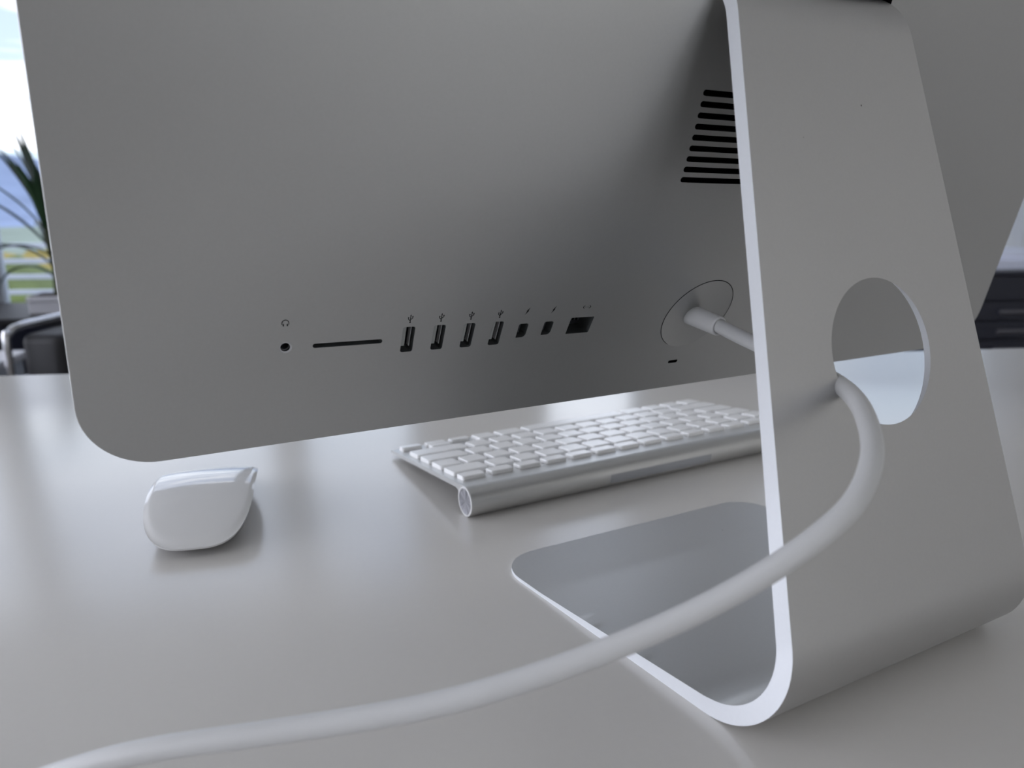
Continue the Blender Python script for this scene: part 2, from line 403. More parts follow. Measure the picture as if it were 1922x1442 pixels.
def terrain(name, x0, x1, y0, y1, nx, ny, fn, material):
    V = []; F = []
    for j in range(ny + 1):
        for i in range(nx + 1):
            x = x0 + (x1 - x0) * i / nx; y = y0 + (y1 - y0) * j / ny
            V.append(rp(x * 1000, y * 1000, fn(x, y) * 1000))
    for j in range(ny):
        for i in range(nx):
            a = j * (nx + 1) + i; F.append((a, a + 1, a + nx + 2, a + nx + 1))
    return link(name, mesh(name, V, F), material, smooth=True, kind='structure')
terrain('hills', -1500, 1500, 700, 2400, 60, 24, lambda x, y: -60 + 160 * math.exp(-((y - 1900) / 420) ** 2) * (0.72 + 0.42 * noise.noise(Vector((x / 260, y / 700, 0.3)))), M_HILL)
terrain('valley', -700, 700, 12, 1400, 30, 50, lambda x, y: -8 - 30 * (1 - math.exp(-(y - 12) / 120)) - 14 * max(0, (y - 300)) / 900 + 2.5 * noise.noise(Vector((x / 60, y / 60, 1))), M_VALLEY)

def crown(name, r, seed, sub=3):
    bm = bmesh.new(); bmesh.ops.create_icosphere(bm, subdivisions=sub, radius=r)
    for v in bm.verts:
        d = v.co.normalized()
        v.co += d * r * (0.35 * noise.noise(d * 2.3 + Vector((seed, 0, 0))) + 0.16 * noise.noise(d * 6.5 + Vector((0, seed, 0))))
        v.co.z *= 0.85
    me = bpy.data.meshes.new(name); bm.to_mesh(me); bm.free(); return me
TREES = [(-8.0, 24, 1.9, 0, 'round green tree beyond the railing, far left'), (-14.6, 29, 2.4, 1, 'yellow autumn tree behind the top railing bars'),
         (-10.0, 31.5, 1.5, 1, 'small yellow-green tree just right of the plant stem'), (-19.5, 37, 3.2, 0, 'green tree half hidden by the window frame'),
         (-8.6, 17.5, 1.8, 0, 'low green bush under the yellow tree'), (-20.0, 47, 3.2, 1, 'distant orange tree above the railing')]
for k, (x, y, r, yel, lab) in enumerate(TREES):
    gz = -8 - 30 * (1 - math.exp(-(y - 12) / 120))
    t = empty('tree', rp(x * 1000, y * 1000, gz * 1000 - 500), RA)
    tag(t, lab, 'tree', 'trees below the terrace')
    top = (0.185 - y * 0.062 - (k % 3) * 0.3) - r * 0.85
    c = link('crown', crown('crown', r, k * 3.1), M_FOLY if yel else M_FOL, t, smooth=True); c.location = (0, 0, top - gz + 0.5)
    link('trunk', tube_me('trunk', [Vector((0, 0, 0)), Vector((0, 0, (top - gz + 0.5) * 1000))], [260, 140], 8), M_BARK, t)
for k, (x, y) in enumerate(((-95, 235), (-118, 262), (-104, 300), (-84, 275))):
    t = empty('house', rp(x * 1000, y * 1000, -40000), RA + k)
    tag(t, ['distant pale house in the valley, nearest of the four', 'distant pale house in the valley, leftmost', 'distant pale house in the valley, farthest', 'distant pale house in the valley, rightmost'][k], 'house', 'houses in the valley')
    link('wall', box_me('wall', -6000, 6000, -4500, 4500, 0, 7000), M_HOUSE, t)
    link('roof', fix(mesh('roof', [(-6500, -5000, 7000), (6500, -5000, 7000), (6500, 5000, 7000), (-6500, 5000, 7000), (-6500, 0, 10500), (6500, 0, 10500)], [(0, 1, 2, 3), (0, 4, 5, 1), (3, 2, 5, 4), (0, 3, 4), (1, 5, 2)])), M_ROOF, t)

# ================================================================== DESK
desk = empty('desk', rp(-150, 330, ZF), RA)
tag(desk, 'large grey laminate desk under the computer, keyboard and mouse', 'desk')
def loc_on_desk(me_name, *a, **k): return box_me(me_name, *a, **k)
top = box_me('desk_top', -1050, 1500, -480, 507, 740 - 25, 740, 2.0, 3)
link('desk_top', top, M_DESK, desk, smooth=True)
for x in (-950, 1400):
    for y in (-400, 430):
        link('leg', box_me('leg', x - 25, x + 25, y - 25, y + 25, 0, 714, 3), M_CHROME, desk)

# ================================================================== COMPUTER
comp = empty('all_in_one_computer', (0, 0, 0))
tag(comp, 'silver aluminium all-in-one computer seen from behind, on its bent metal stand', 'computer')
BY, BZ, TI = 90.664, 86.299, 0.2215274
UU = Vector((0, -sin(TI), cos(TI))); NN = Vector((0, cos(TI), sin(TI))); BB = Vector((0, BY, BZ))
KN = [0, 25, 50, 80, 115, 150, 185, 250, 375.]
KV = [0, 5.3086, 14.4598, 24.8337, 32.5375, 35.5735, 37.3456, 32.117, 0]
def spline_m():
    n = len(KN); h = [KN[i + 1] - KN[i] for i in range(n - 1)]
    a = [0] * n; b = [1] * n; c = [0] * n; d = [0] * n
    for i in range(1, n - 1):
        a[i] = h[i - 1]; b[i] = 2 * (h[i - 1] + h[i]); c[i] = h[i]; d[i] = 6 * ((KV[i + 1] - KV[i]) / h[i] - (KV[i] - KV[i - 1]) / h[i - 1])
    for i in range(1, n):
        w_ = a[i] / b[i - 1]; b[i] -= w_ * c[i - 1]; d[i] -= w_ * d[i - 1]
    M = [0] * n; M[-1] = d[-1] / b[-1]
    for i in range(n - 2, -1, -1): M[i] = (d[i] - c[i] * M[i + 1]) / b[i]
    return M
KM = spline_m()
QX, EXX = 0.739364, 60.0
R1 = sqrt(264 ** 2 + EXX ** 2); R0 = EXX / R1
def depth(x, s):
    s = min(max(s, 0), 374.99)
    i = 0
    while KN[i + 1] <= s: i += 1
    h = KN[i + 1] - KN[i]; t = s - KN[i]
    g = KV[i] + t * ((KV[i + 1] - KV[i]) / h - h * (2 * KM[i] + KM[i + 1]) / 6) + t * t * KM[i] / 2 + t ** 3 * (KM[i + 1] - KM[i]) / (6 * h)
    r = sqrt(x * x + EXX * EXX) / R1
    return g * (1 - r ** QX) / (1 - R0 ** QX)
def bpt(x, s, off=0.0):
    """point on the back shell (off > 0 is inside it)"""
    return BB + Vector((x, 0, 0)) + UU * s - NN * (depth(x, s) - off)
def bnorm(x, s):
    dx = (depth(x + .5, s) - depth(x - .5, s)); ds = (depth(x, s + .5) - depth(x, s - .5))
    return -(NN + Vector((dx, 0, 0)) + UU * ds).normalized()

USB = [(-147.9 + 12.93 * k, -142.8 + 12.93 * k, 37.0, 48.75) for k in range(4)]
TBP = [(-96.5, -92.0, 39.8, 46.9), (-84.4, -79.9, 40.2, 47.2)]
ETH = (-71.7, -60.0, 39.7, 48.4)
SDS = (-183.0, -155.8, 42.0, 43.9)
HPJ = (-193.0, 43.1, 2.35)
LOCK = (-3.1, 2.9, 15.3, 17.1)
INL = (0.0, 45.16, 19.6)
holes = {}
for k, q in enumerate(USB): holes['usb%d' % k] = rrect(*q, 0.9, 3)
for k, q in enumerate(TBP): holes['tb%d' % k] = rrect(q[0], q[1], q[2], q[3], (0.3, 1.9, 1.0, 0.9), 4)
holes['eth'] = rrect(*ETH, (0.3, 0.6, 0.3, 0.6), 3)
holes['sd'] = rrect(*SDS, 0.93, 5)
holes['hp'] = circ(HPJ[0], HPJ[1], HPJ[2], 28)
holes['lock'] = rrect(*LOCK, 0.85, 4)
holes['inlet'] = circ(INL[0], INL[1], INL[2], 96)
VENT = []
for k in range(9):
    s0 = 112.3 + 4.17 * k
    VENT.append((-42.0, 42.0, s0 - 1.12, s0 + 1.12))
    holes['vent%d' % k] = dens(rrect(*VENT[-1], 1.05, 4), 6)
# exit slot where the stand passes into the shell
SLOT = (-47.5, 47.5, 179.5, 189.5)
holes['slot'] = dens(rrect(*SLOT, 2.0, 3), 6)
outline = dens(rrect(-263.6, 263.6, 0.4, 374.6, 25.5, 14), 6.0)
grid = []
st = 5.0
for i in range(-54, 55):
    for j in range(0, 76):
        grid.append((i * st + 0.011 * (j % 3), j * st + 0.013 * (i % 4)))
grid = [g for g in grid if abs(g[0]) < 261.5 and 2.2 < g[1] < 373]
def clear_out(g):
    dx = max(abs(g[0]) - 238, 0); dy = max(26 - g[1], g[1] - 349, 0)
    return not (dx > 0 and dy > 0 and hypot(dx, dy) > 23.5)
grid = [g for g in grid if clear_out(g)]
hk = list(holes.keys())
P2, FC, LP = cdt(outline, [holes[k] for k in hk], grid)
V = [bpt(x, s) for x, s in P2]; nrm = [bnorm(x, s) for x, s in P2]
F = []
for f in FC:
    a, b_, c = V[f[0]], V[f[1]], V[f[2]]
    F.append(f if (b_ - a).cross(c - a).dot(nrm[f[0]]) > 0 else tuple(reversed(f)))
nback = len(F)
# rim: small rounding and the thin side
ring = LP[0]; n = len(ring)
prof = [(0.25, 0.12), (0.40, 0.40), (0.40, 5.0)]
base = []
for (o_, dd) in prof:
    s0 = len(V); base.append(s0)
    for k in range(n):
        x, s = P2[ring[k]]
        xa, sa = P2[ring[k - 1]]; xb, sb = P2[ring[(k + 1) % n]]
        tx, ts = xb - xa, sb - sa; l = hypot(tx, ts); ox, os_ = ts / l * o_, -tx / l * o_
        V.append(BB + Vector((x + ox, 0, 0)) + UU * (s + os_) - NN * (depth(x, s) - dd if dd < 1 else -dd))
prev = ring
for s0 in base:
    cur = [s0 + k for k in range(n)]
    for k in range(n):
        k2 = (k + 1) % n
        F.append((prev[k], cur[k], cur[k2], prev[k2]))
    prev = cur
me = mesh('housing', V, F)
cen = BB + UU * 187
ln = []
for p in me.polygons:
    if p.index >= nback:
        d = (Vector(p.center) / S - cen)
        if p.normal.dot(d) < 0: p.flip()
me.update()
for p in me.polygons: p.use_smooth = True
vn = {}
for p in me.polygons:
    for li in p.loop_indices:
        vi = me.loops[li].vertex_index
        if p.index < nback: ln.append(nrm[vi])
        else: ln.append(Vector(p.normal))
me.normals_split_custom_set(ln)
link('housing', me, M_ALU, comp)
# front: glass over the display, metal chin
def front_plate(name, x0, x1, s0, s1, r, d0, d1, material):
    lp = rrect(x0, x1, s0, s1, r, 10); n = len(lp)
    V = [BB + Vector((x, 0, 0)) + UU * s + NN * d0 for x, s in lp] + [BB + Vector((x, 0, 0)) + UU * s + NN * d1 for x, s in lp]
    F = [tuple(range(n)), tuple(range(n, 2 * n))] + [(k, (k + 1) % n, n + (k + 1) % n, n + k) for k in range(n)]
    return link(name, fix(mesh(name, V, F)), material, comp)
front_plate('chin_panel', -264, 264, 0, 64, (25.9, 25.9, 0.2, 0.2), 4.0, 5.2, M_ALU)
front_plate('display_glass', -264, 264, 64.5, 375, (0.2, 0.2, 25.9, 25.9), 4.0, 5.2, M_GLASS)

def walls(name, loop, d0, d1, material, parent, floor=True, floor_mat=None):
    """recess: side walls from the shell surface inwards and a floor"""
    n = len(loop); V = []; F = []
    for dd in (d0, d1):
        for x, s in loop: V.append(bpt(x, s, dd))
    for k in range(n):
        k2 = (k + 1) % n; F.append((k, n + k, n + k2, k2))
    if floor: F.append(tuple(n + k for k in range(n)))
    me = mesh(name, V, F)
    for p in me.polygons: p.use_smooth = False
    return link(name, me, material, parent)
def patch(name, loop, off, thick, material, parent):
    """flat piece following the shell, off below the surface, thick deep"""
    n = len(loop)
    V = [bpt(x, s, off) for x, s in loop] + [bpt(x, s, off + thick) for x, s in loop]
    F = [tuple(reversed(range(n))), tuple(range(n, 2 * n))] + [(k, (k + 1) % n, n + (k + 1) % n, n + k) for k in range(n)]
    return link(name, fix(mesh(name, V, F)), material, parent)
for k, q in enumerate(USB):
    u = walls('usb_port', holes['usb%d' % k], 0, 7.6, M_PORTW, comp)
    x0, x1, s0, s1 = q
    patch('contact_tongue', [(x0 + 0.35, s0 + 2.6), (x0 + 1.75, s0 + 2.6), (x0 + 1.75, s1 - 0.25), (x0 + 0.35, s1 - 0.25)], 0.9, 6.3, M_TONGUE, u)
    patch('inner_socket', [(x0 + 1.8, s0 + 2.4), (x0 + 3.9, s0 + 2.4), (x0 + 3.9, s1 - 0.3), (x0 + 1.8, s1 - 0.3)], 4.0, 3.3, M_BLACK, u)
    patch('spring_contact', [(x0 + 3.95, s0 + 2.0), (x0 + 4.12, s0 + 2.0), (x0 + 4.12, s1 - 0.6), (x0 + 3.95, s1 - 0.6)], 1.6, 5.4, M_JACK, u)
for k, q in enumerate(TBP):
    u = walls('display_port', holes['tb%d' % k], 0, 8.0, M_PORTW, comp)
    x0, x1, s0, s1 = q
    patch('contact_tongue', [(x0 + 1.3, s0 + 1.6), (x0 + 2.2, s0 + 1.6), (x0 + 2.2, s1 - 1.2), (x0 + 1.3, s1 - 1.2)], 2.2, 5, M_DARK, u)
    patch('inner_socket', [(x0 + 2.3, s0 + 1.2), (x0 + 3.3, s0 + 1.2), (x0 + 3.3, s1 - 0.9), (x0 + 2.3, s1 - 0.9)], 4.5, 3, M_BLACK, u)
u = walls('network_port', holes['eth'], 0, 11.0, M_PORTW, comp)
patch('inner_socket', [(-70.9, 42.0), (-61.8, 42.0), (-61.8, 47.9), (-70.9, 47.9)], 7.0, 3.5, M_DARK, u)
for k in range(8):
    x = -69.6 + k * 0.95
    patch('contact_pin', [(x, 44.0), (x + 0.38, 44.0), (x + 0.38, 45.7), (x, 45.7)], 6.4, 0.5, M_PORTW if k % 2 else M_BLACK, u)
walls('card_slot', holes['sd'], 0, 6.0, M_PORTW, comp)
hj = walls('headphone_jack', circ(HPJ[0], HPJ[1], 1.75, 28), 0.4, 6.2, M_DARK, comp)
n = 28; V = []; F = []
for (r, dd) in ((2.35, 0.0), (2.22, 0.28), (1.78, 0.42), (1.72, 2.5)):
    for k in range(n):
        a = 2 * pi * k / n; V.append(bpt(HPJ[0] + r * cos(a), HPJ[1] + r * sin(a), dd))
for j in range(3):
    for k in range(n):
        k2 = (k + 1) % n; F.append((j * n + k, (j + 1) * n + k, (j + 1) * n + k2, j * n + k2))
link('ring', mesh('ring', V, F), M_JACK, hj, smooth=True)
walls('lock_slot', holes['lock'], 0, 6.0, M_BLACK, comp)
vent = empty('vent_grille', (0, 0, 0)); vent.parent = comp
for k in range(9):
    walls('vent_slot', holes['vent%d' % k], 0, 9.0, M_BLACK, vent)
walls('stand_opening', holes['slot'], 0, 14.0, M_BLACK, comp)

# power inlet: a dished disc set into the shell, deeper at the top
V = []; F = []; nr, na = 10, 96
def dish(x, s):
    dx, ds = x - INL[0], (s - INL[1]); rr = hypot(dx, ds) / INL[2]
    return 0.02 + 2.6 * max(0.0, 1 - rr * rr)
for j in range(nr + 1):
    r = INL[2] * j / nr
    for k in range(na):
        a = 2 * pi * k / na; x = INL[0] + r * cos(a); s = INL[1] + r * sin(a)
        V.append(bpt(x, s, dish(x, s)))
for j in range(nr):
    for k in range(na):
        k2 = (k + 1) % na; F.append((j * na + k, j * na + k2, (j + 1) * na + k2, (j + 1) * na + k))
inl = link('power_inlet', fix(mesh('power_inlet', V, F)), M_ALU, comp, smooth=True)
if Vector(inl.data.polygons[200].normal).dot(NN) > 0:
    for p in inl.data.polygons: p.flip()
V = []; F = []; ng = 72
for k in range(ng + 1):
    a = radians(-18 + 262 * k / ng); w_ = 0.12 + 0.55 * sin(pi * k / ng) ** 0.6 * (0.45 + 0.55 * k / ng)
    for rr in (INL[2] + 0.05, INL[2] - w_):
        V.append(bpt(INL[0] + rr * cos(a), INL[1] + rr * sin(a), -0.04 if rr < INL[2] else 0.02))
for k in range(ng): F.append((2 * k, 2 * k + 2, 2 * k + 3, 2 * k + 1))
link('step_shadow_line', mesh('step_shadow_line', V, F), M_INK, inl)  # dark strip standing in for the shadow line along the inlet step

# printed port symbols
def sympatch(loops, cx, cs, name='port_symbol'):
    V = []; F = []
    for lp in loops:
        s0 = len(V); n = len(lp)
        for dd in (-0.05, 0.02):
            for x, s in lp: V.append(bpt(cx + x, cs + s, dd))
        F.append(tuple(s0 + k for k in range(n)))
        F += [(s0 + k, s0 + n + k, s0 + n + (k + 1) % n, s0 + (k + 1) % n) for k in range(n)]
    me = fix(mesh(name, V, F)); return link(name, me, M_INK, comp)
def bar(x0, y0, x1, y1, t=0.22):
    t *= 1.45
    l = hypot(x1 - x0, y1 - y0); nx, ny = -(y1 - y0) / l * t / 2, (x1 - x0) / l * t / 2
    return [(x0 + nx, y0 + ny), (x0 - nx, y0 - ny), (x1 - nx, y1 - ny), (x1 + nx, y1 + ny)]
def usb_sym():
    return [bar(0, -1.6, 0, 1.4, 0.24), circ(0, -1.72, 0.34, 12), [(-0.3, 1.3), (0.3, 1.3), (0, 1.95)],
            bar(0, -1.05, -0.85, -0.2), bar(-0.85, -0.25, -0.85, 0.35), circ(-0.85, 0.45, 0.27, 10),
            bar(0, -0.55, 0.85, 0.25), bar(0.85, 0.2, 0.85, 0.7), [(0.6, 0.65), (1.1, 0.65), (1.1, 1.12), (0.6, 1.12)]]
for k, (cx, cs) in enumerate(((-145.4, 52.5), (-132.45, 52.35), (-119.55, 52.5), (-106.7, 52.6))): sympatch(usb_sym(), cx, cs)
bolt = [[(0.55, 1.85), (-0.62, -0.15), (0.12, 0.12)], [(0.55, 1.85), (0.12, 0.12), (0.02, 0.35)], [(-0.62, -0.15), (-0.1, 0.38), (0.62, 0.3), (0.1, -0.12)], [(0.62, 0.3), (0.0, -0.35), (-0.62, -1.85)]]
bolt = [[(0.78, 1.8), (-0.55, -0.02), (-0.02, 0.0)], [(0.78, 1.8), (-0.02, 0.0), (0.28, 0.2)], [(-0.78, -1.8), (0.55, 0.2), (0.0, 0.2)], [(-0.78, -1.8), (0.0, 0.2), (-0.30, 0.0)]]
for cx, cs in ((-94.3, 53.2), (-81.9, 53.3)): sympatch(bolt, cx, cs)
arcp = [(1.25 * cos(a), 0.15 + 1.25 * sin(a)) for a in [pi * k / 12 for k in range(13)]]
hp = [bar(*arcp[k], *arcp[k + 1], 0.22) for k in range(12)] + [bar(-1.25, 0.2, -1.25, -0.5, 0.2), bar(1.25, 0.2, 1.25, -0.5, 0.2),
      [(-0.95, -0.15), (-0.5, -0.15), (-0.5, -1.15), (-0.95, -1.15)], [(0.5, -0.15), (0.95, -0.15), (0.95, -1.15), (0.5, -1.15)]]
sympatch(hp, -193.2, 53.2)
eth = [bar(-1.2, 0.75, -1.9, 0, .2), bar(-1.9, 0, -1.2, -0.75, .2), bar(1.2, 0.75, 1.9, 0, .2), bar(1.9, 0, 1.2, -0.75, .2)] + [circ(x, 0, 0.15, 8) for x in (-0.75, 0, 0.75)]
sympatch(eth, -65.8, 53.8)

# ---------------------------------------------------------------- stand: one bent sheet
YN_, PH = -72.32, 1.2631912
RB = 30.0; TB = RB * tan((pi - PH) / 2)            # fillet between foot and neck
YF = 110.0
up = Vector((0, cos(PH), sin(PH)))                 # along the neck
on = Vector((0, -sin(PH), cos(PH)))                # outer normal of the neck
foot_end = YN_ + TB
NECK = 258.0                                        # neck length from the corner up to the top bend
RT = 26.0; TT = RT * tan(PH / 2)
LF = YF - foot_end; LB = RB * (pi - PH); LN = NECK - TB - 0.0; LT = RT * PH; LE = 9.0
T1, T2, T3, T4 = LF, LF + LB, LF + LB + LN, LF + LB + LN + LT
TOT = T4 + LE
cB = Vector((0, foot_end, RB)); nTop = Vector((0, YN_, 0)) + up * NECK
cT = nTop - on * RT
def sheet(t):
    """outer point and outer normal at sheet length t (from the toe)"""
    if t <= T1: return Vector((0, YF - t, 0)), Vector((0, 0, -1))
    if t <= T2:
        a = (t - T1) / RB; d = Vector((0, -sin(a), -cos(a))); return cB + d * RB, d
    if t <= T3: return Vector((0, YN_, 0)) + up * (TB + t - T2), on
    if t <= T4:
        a = (t - T3) / RT; a0 = math.atan2(on.z, on.y) - a; d = Vector((0, cos(a0), sin(a0))); return cT + d * RT, d
    a0 = math.atan2(on.z, on.y) - PH; d = Vector((0, cos(a0), sin(a0)))
    return cT + d * RT + Vector((0, sin(a0), -cos(a0))) * (t - T4), d
def thick(t):
    y = YF - t
    if t <= T1: return max(1.7, 1.2 + (81 - y) * (6.8 - 1.2) / 116)
    if t <= T2: return 6.9
    k = (t - T2) / LN
    return 6.9 - 1.3 * min(1, k * 2.2)
def halfw(t):
    if t <= T1: q = (YF - t) - YN_
    elif t <= T2: q = TB - 2 * TB * (t - T1) / LB
    else: q = -(TB + t - T2)
    return 71.7 + 0.09381 * q
NS = 150
ts = [TOT * k / NS for k in range(NS + 1)]
left = [(-halfw(t), t) for t in ts]; right = [(halfw(t), t) for t in ts]
# round the two toe corners
def toe(sign):
    R = 23.0; w0 = halfw(0); o = []
    for k in range(13):
        a = pi / 2 * k / 12
        o.append((sign * (w0 - R + R * cos(a) - 0.094 * (R - R * sin(a)) * 1.0), R - R * sin(a)))
    return o
tl = toe(-1); tr = toe(1)                       # from side to front
outl = [p for p in reversed([q for q in left if q[1] > 23.5])] + tl + list(reversed(tr)) + [q for q in right if q[1] > 23.5]
outl = [outl[0]] + [outl[i] for i in range(1, len(outl)) if hypot(outl[i][0] - outl[i - 1][0], outl[i][1] - outl[i - 1][1]) > 0.2]
hole_t = T2 - TB + 134.08
hl = circ(0, hole_t, 27.4, 96)
g = []
for t in ts[1:-1]:
    w_ = halfw(t)
    for k in range(-9, 10):
        x = w_ * k / 10.0
        if t < 24 and abs(x) > w_ - 26: 
            if hypot(max(0, abs(x) - (w_ - 23)), 23 - t) > 21: continue
        g.append((x + 0.01 * k, t + 0.003 * k))
P2, FC, LP = cdt(outl, [hl], g)
def sp(x, t, dd):
    p, d = sheet(t); q = p - d * dd; return Vector((x, q.y, q.z))
nv = len(P2)
def inner(x, t):
    # the round cable hole opens out towards the inside
    r = hypot(x, t - hole_t); dd = thick(t)
    if 20 < r < 44:
        k = (44 - r) / (44 - 27.4) * 4.7 / r
        return sp(x * (1 + k), t + (t - hole_t) * k, dd)
    return sp(x, t, dd)
V = [sp(x, t, 0) for x, t in P2] + [inner(x, t) for x, t in P2]
N_ = [sheet(t)[1] for x, t in P2]
F = []
for f in FC:
    a, b_, c = V[f[0]], V[f[1]], V[f[2]]
    ff = f if (b_ - a).cross(c - a).dot(N_[f[0]]) > 0 else tuple(reversed(f))
    F.append(ff); F.append(tuple(nv + i for i in reversed(ff)))
me = mesh('stand', V, F)
nfl = len(me.polygons)
link_st = link('stand', me, M_ALUS, comp, smooth=True)
V = []; F = []
for lp in LP:
    s0 = len(V); n = len(lp)
    for fr in (0.0, 1.0):
        for i in lp:
            x, t = P2[i]; V.append(sp(x, t, 0) if fr == 0 else inner(x, t))
    F += [(s0 + k, s0 + (k + 1) % n, s0 + n + (k + 1) % n, s0 + n + k) for k in range(n)]
ed = link('milled_edge', mesh('milled_edge', V, F), M_EDGE, link_st, smooth=True)
ed['label'] = 'pale satin cut edge of the bent sheet'

# ================================================================== POWER CABLE
cab = empty('power_cable', bpt(0, 45.2, 0))
tag(cab, 'thick white power cable looping out through the round hole in the computer stand', 'cable')
base = Vector(bpt(0, 45.2, 0))
path = [(0, 53, 124.0), (-1.5, 42, 122.3), (-5, 24, 120.6), (-10.5, 4, 119.6), (-17.5, -18, 118.9), (-25.5, -36.5, 117.8), (-35.5, -50.5, 116.3), (-46, -61.5, 114.7), (-58.6, -73.3, 112.3), (-70.2, -81.2, 109.0),
        (-81.1, -86.2, 104.5), (-91.8, -87.6, 99.8), (-108.1, -85.0, 90.8), (-124.9, -78.5, 81.0), (-141.5, -71.6, 73.0), (-160.4, -63.3, 65.1), (-179.1, -54.7, 58.6),
        (-197.1, -44.1, 52.6), (-220.1, -29.6, 46.5), (-240.0, -17.4, 41.9), (-259.1, -4.9, 36.8), (-276.4, 7.2, 28.7), (-293.6, 20.8, 18.1), (-315, 38, 7.5), (-340, 60, 3.3), (-400, 110, 3.3), (-520, 150, 3.3), (-700, 140, 3.3)]
pts = catmull(path, 10)
for _ in range(40): pts = [pts[0], pts[1]] + [pts[i] * 0.5 + (pts[i - 1] + pts[i + 1]) * 0.25 for i in range(2, len(pts) - 1)] + [pts[-1]]
pts = [p - base for p in pts]
link('cord', tube_me('cord', pts, 3.25, 28), M_WHITE, cab, smooth=True)
p0 = Vector((0, 75.5, 127.2)) - base; p1 = Vector((0, 53, 124.0)) - base; ax = (p1 - p0).normalized(); Ln = (p1 - p0).length
prof = [(0, 4.9), (Ln - 0.9, 4.65), (Ln - 0.35, 4.5), (Ln, 4.1), (Ln, 3.6), (Ln - 0.6, 3.35), (Ln - 0.8, 3.2)]
link('plug_sleeve', tube_me('plug_sleeve', [p0 + ax * l for l, r in prof], [r for l, r in prof], 36, False), M_WHITE, cab, smooth=True)

# ================================================================== KEYBOARD
KX, KY, KA = -75.35, 161.56, 0.00891
kb = empty('keyboard', (KX, KY, 0), KA)
tag(kb, 'slim wireless keyboard with white keys on an aluminium tray, behind the computer stand', 'keyboard')
def zt(y): return 18 - (y - 9) * 13.5 / 121
# tray profile in (y, z): tube at the back, thin plate sloping to the front
prof = []
for k in range(0, 25):
    a = radians(62) + radians(256) * k / 24
    prof.append((9 + 9 * cos(a), 9 + 9 * sin(a)))
bot = [(21.5, 13.2), (26, 13.0), (129.2, zt(130) - 2.4), (130, zt(130) - 1.6), (130, zt(130) - 0.5), (129.3, zt(130))]
prof_full = [(12.0, zt(12.0) - 0.05)] + prof[2:] + bot
prof_full = [(14.0, zt(14)), (11.2, zt(11.2) - 0.02)] + [q for q in prof if True][2:22] + [(19.4, 12.6), (22.5, 13.4)] + bot[2:]
V = []; F = []; n = len(prof_full)
for x in (0, 281):
    for y, z in prof_full: V.append((x, y, z))
for k in range(n):
    F.append((k, (k + 1) % n, n + (k + 1) % n, n + k))
F.append(tuple(range(n))); F.append(tuple(range(n, 2 * n)))
me = fix(mesh('tray', V, F))
bm = bmesh.new(); bm.from_mesh(me)
# round the four plan corners of the tray at the front edge
es = [e_ for e_ in bm.edges if abs(e_.verts[0].co.y - 0.130) < 1e-5 and abs(e_.verts[1].co.y - 0.130) < 1e-5 and abs(e_.verts[0].co.x - e_.verts[1].co.x) < 1e-6]
bmesh.ops.bevel(bm, geom=es, offset=3.0 * S, segments=4, affect='EDGES')
bm.to_mesh(me); bm.free()
link('tray', me, M_KALU, kb, smooth=True)
def disc(name, x, r, d, material, sgn):
    V = []; F = []; n = 40
    pr = [(r, 0), (r, d), (r * 0.93, d), (r * 0.90, d - 0.25), (r * 0.55, d - 0.32), (r * 0.1, d - 0.38)]
    for rr, xx in pr:
        for k in range(n):
            a = 2 * pi * k / n; V.append((x + sgn * xx, 9 + rr * cos(a), 9 + rr * sin(a)))
    for j in range(len(pr) - 1):
        for k in range(n): F.append((j * n + k, j * n + (k + 1) % n, (j + 1) * n + (k + 1) % n, (j + 1) * n + k))
    F.append(tuple((len(pr) - 1) * n + k for k in range(n)))
    return link(name, fix(mesh(name, V, F)), material, kb, smooth=True)
disc('power_button', 0, 7.65, 0.5, M_CAP, -1)['label'] = 'round brushed metal button at the tube end'
disc('battery_cap', 281, 7.9, 0.4, M_CAP, 1)
# white rim round the tube end
V = []; F = []; n = 40
for (rr, xx) in ((9.0, 0.0), (8.9, -0.6), (7.8, -0.6), (7.7, 0.0)):
    for k in range(n):
        a = 2 * pi * k / n; V.append((xx, 9 + rr * cos(a), 9 + rr * sin(a)))
for j in range(3):
    for k in range(n): F.append((j * n + k, j * n + (k + 1) % n, (j + 1) * n + (k + 1) % n, (j + 1) * n + k))
link('tube_rim', fix(mesh('tube_rim', V, F)), M_MOUSE, kb, smooth=True)
# darker sensor window on the back of the tube
V = []; F = []; na = 8
for x in (98, 183):
    for k in range(na + 1):
        a = radians(172) + radians(40) * k / na
        V.append((x, 9 + 9.07 * cos(a), 9 + 9.07 * sin(a)))
for k in range(na): F.append((k, k + 1, na + 2 + k, na + 1 + k))
link('receiver_window', fix(mesh('receiver_window', V, F)), mat('receiver_grey', (0.40, 0.41, 0.43), 0.5, 0.2, noise_scale=80, noise_amt=0.03), kb, smooth=True)
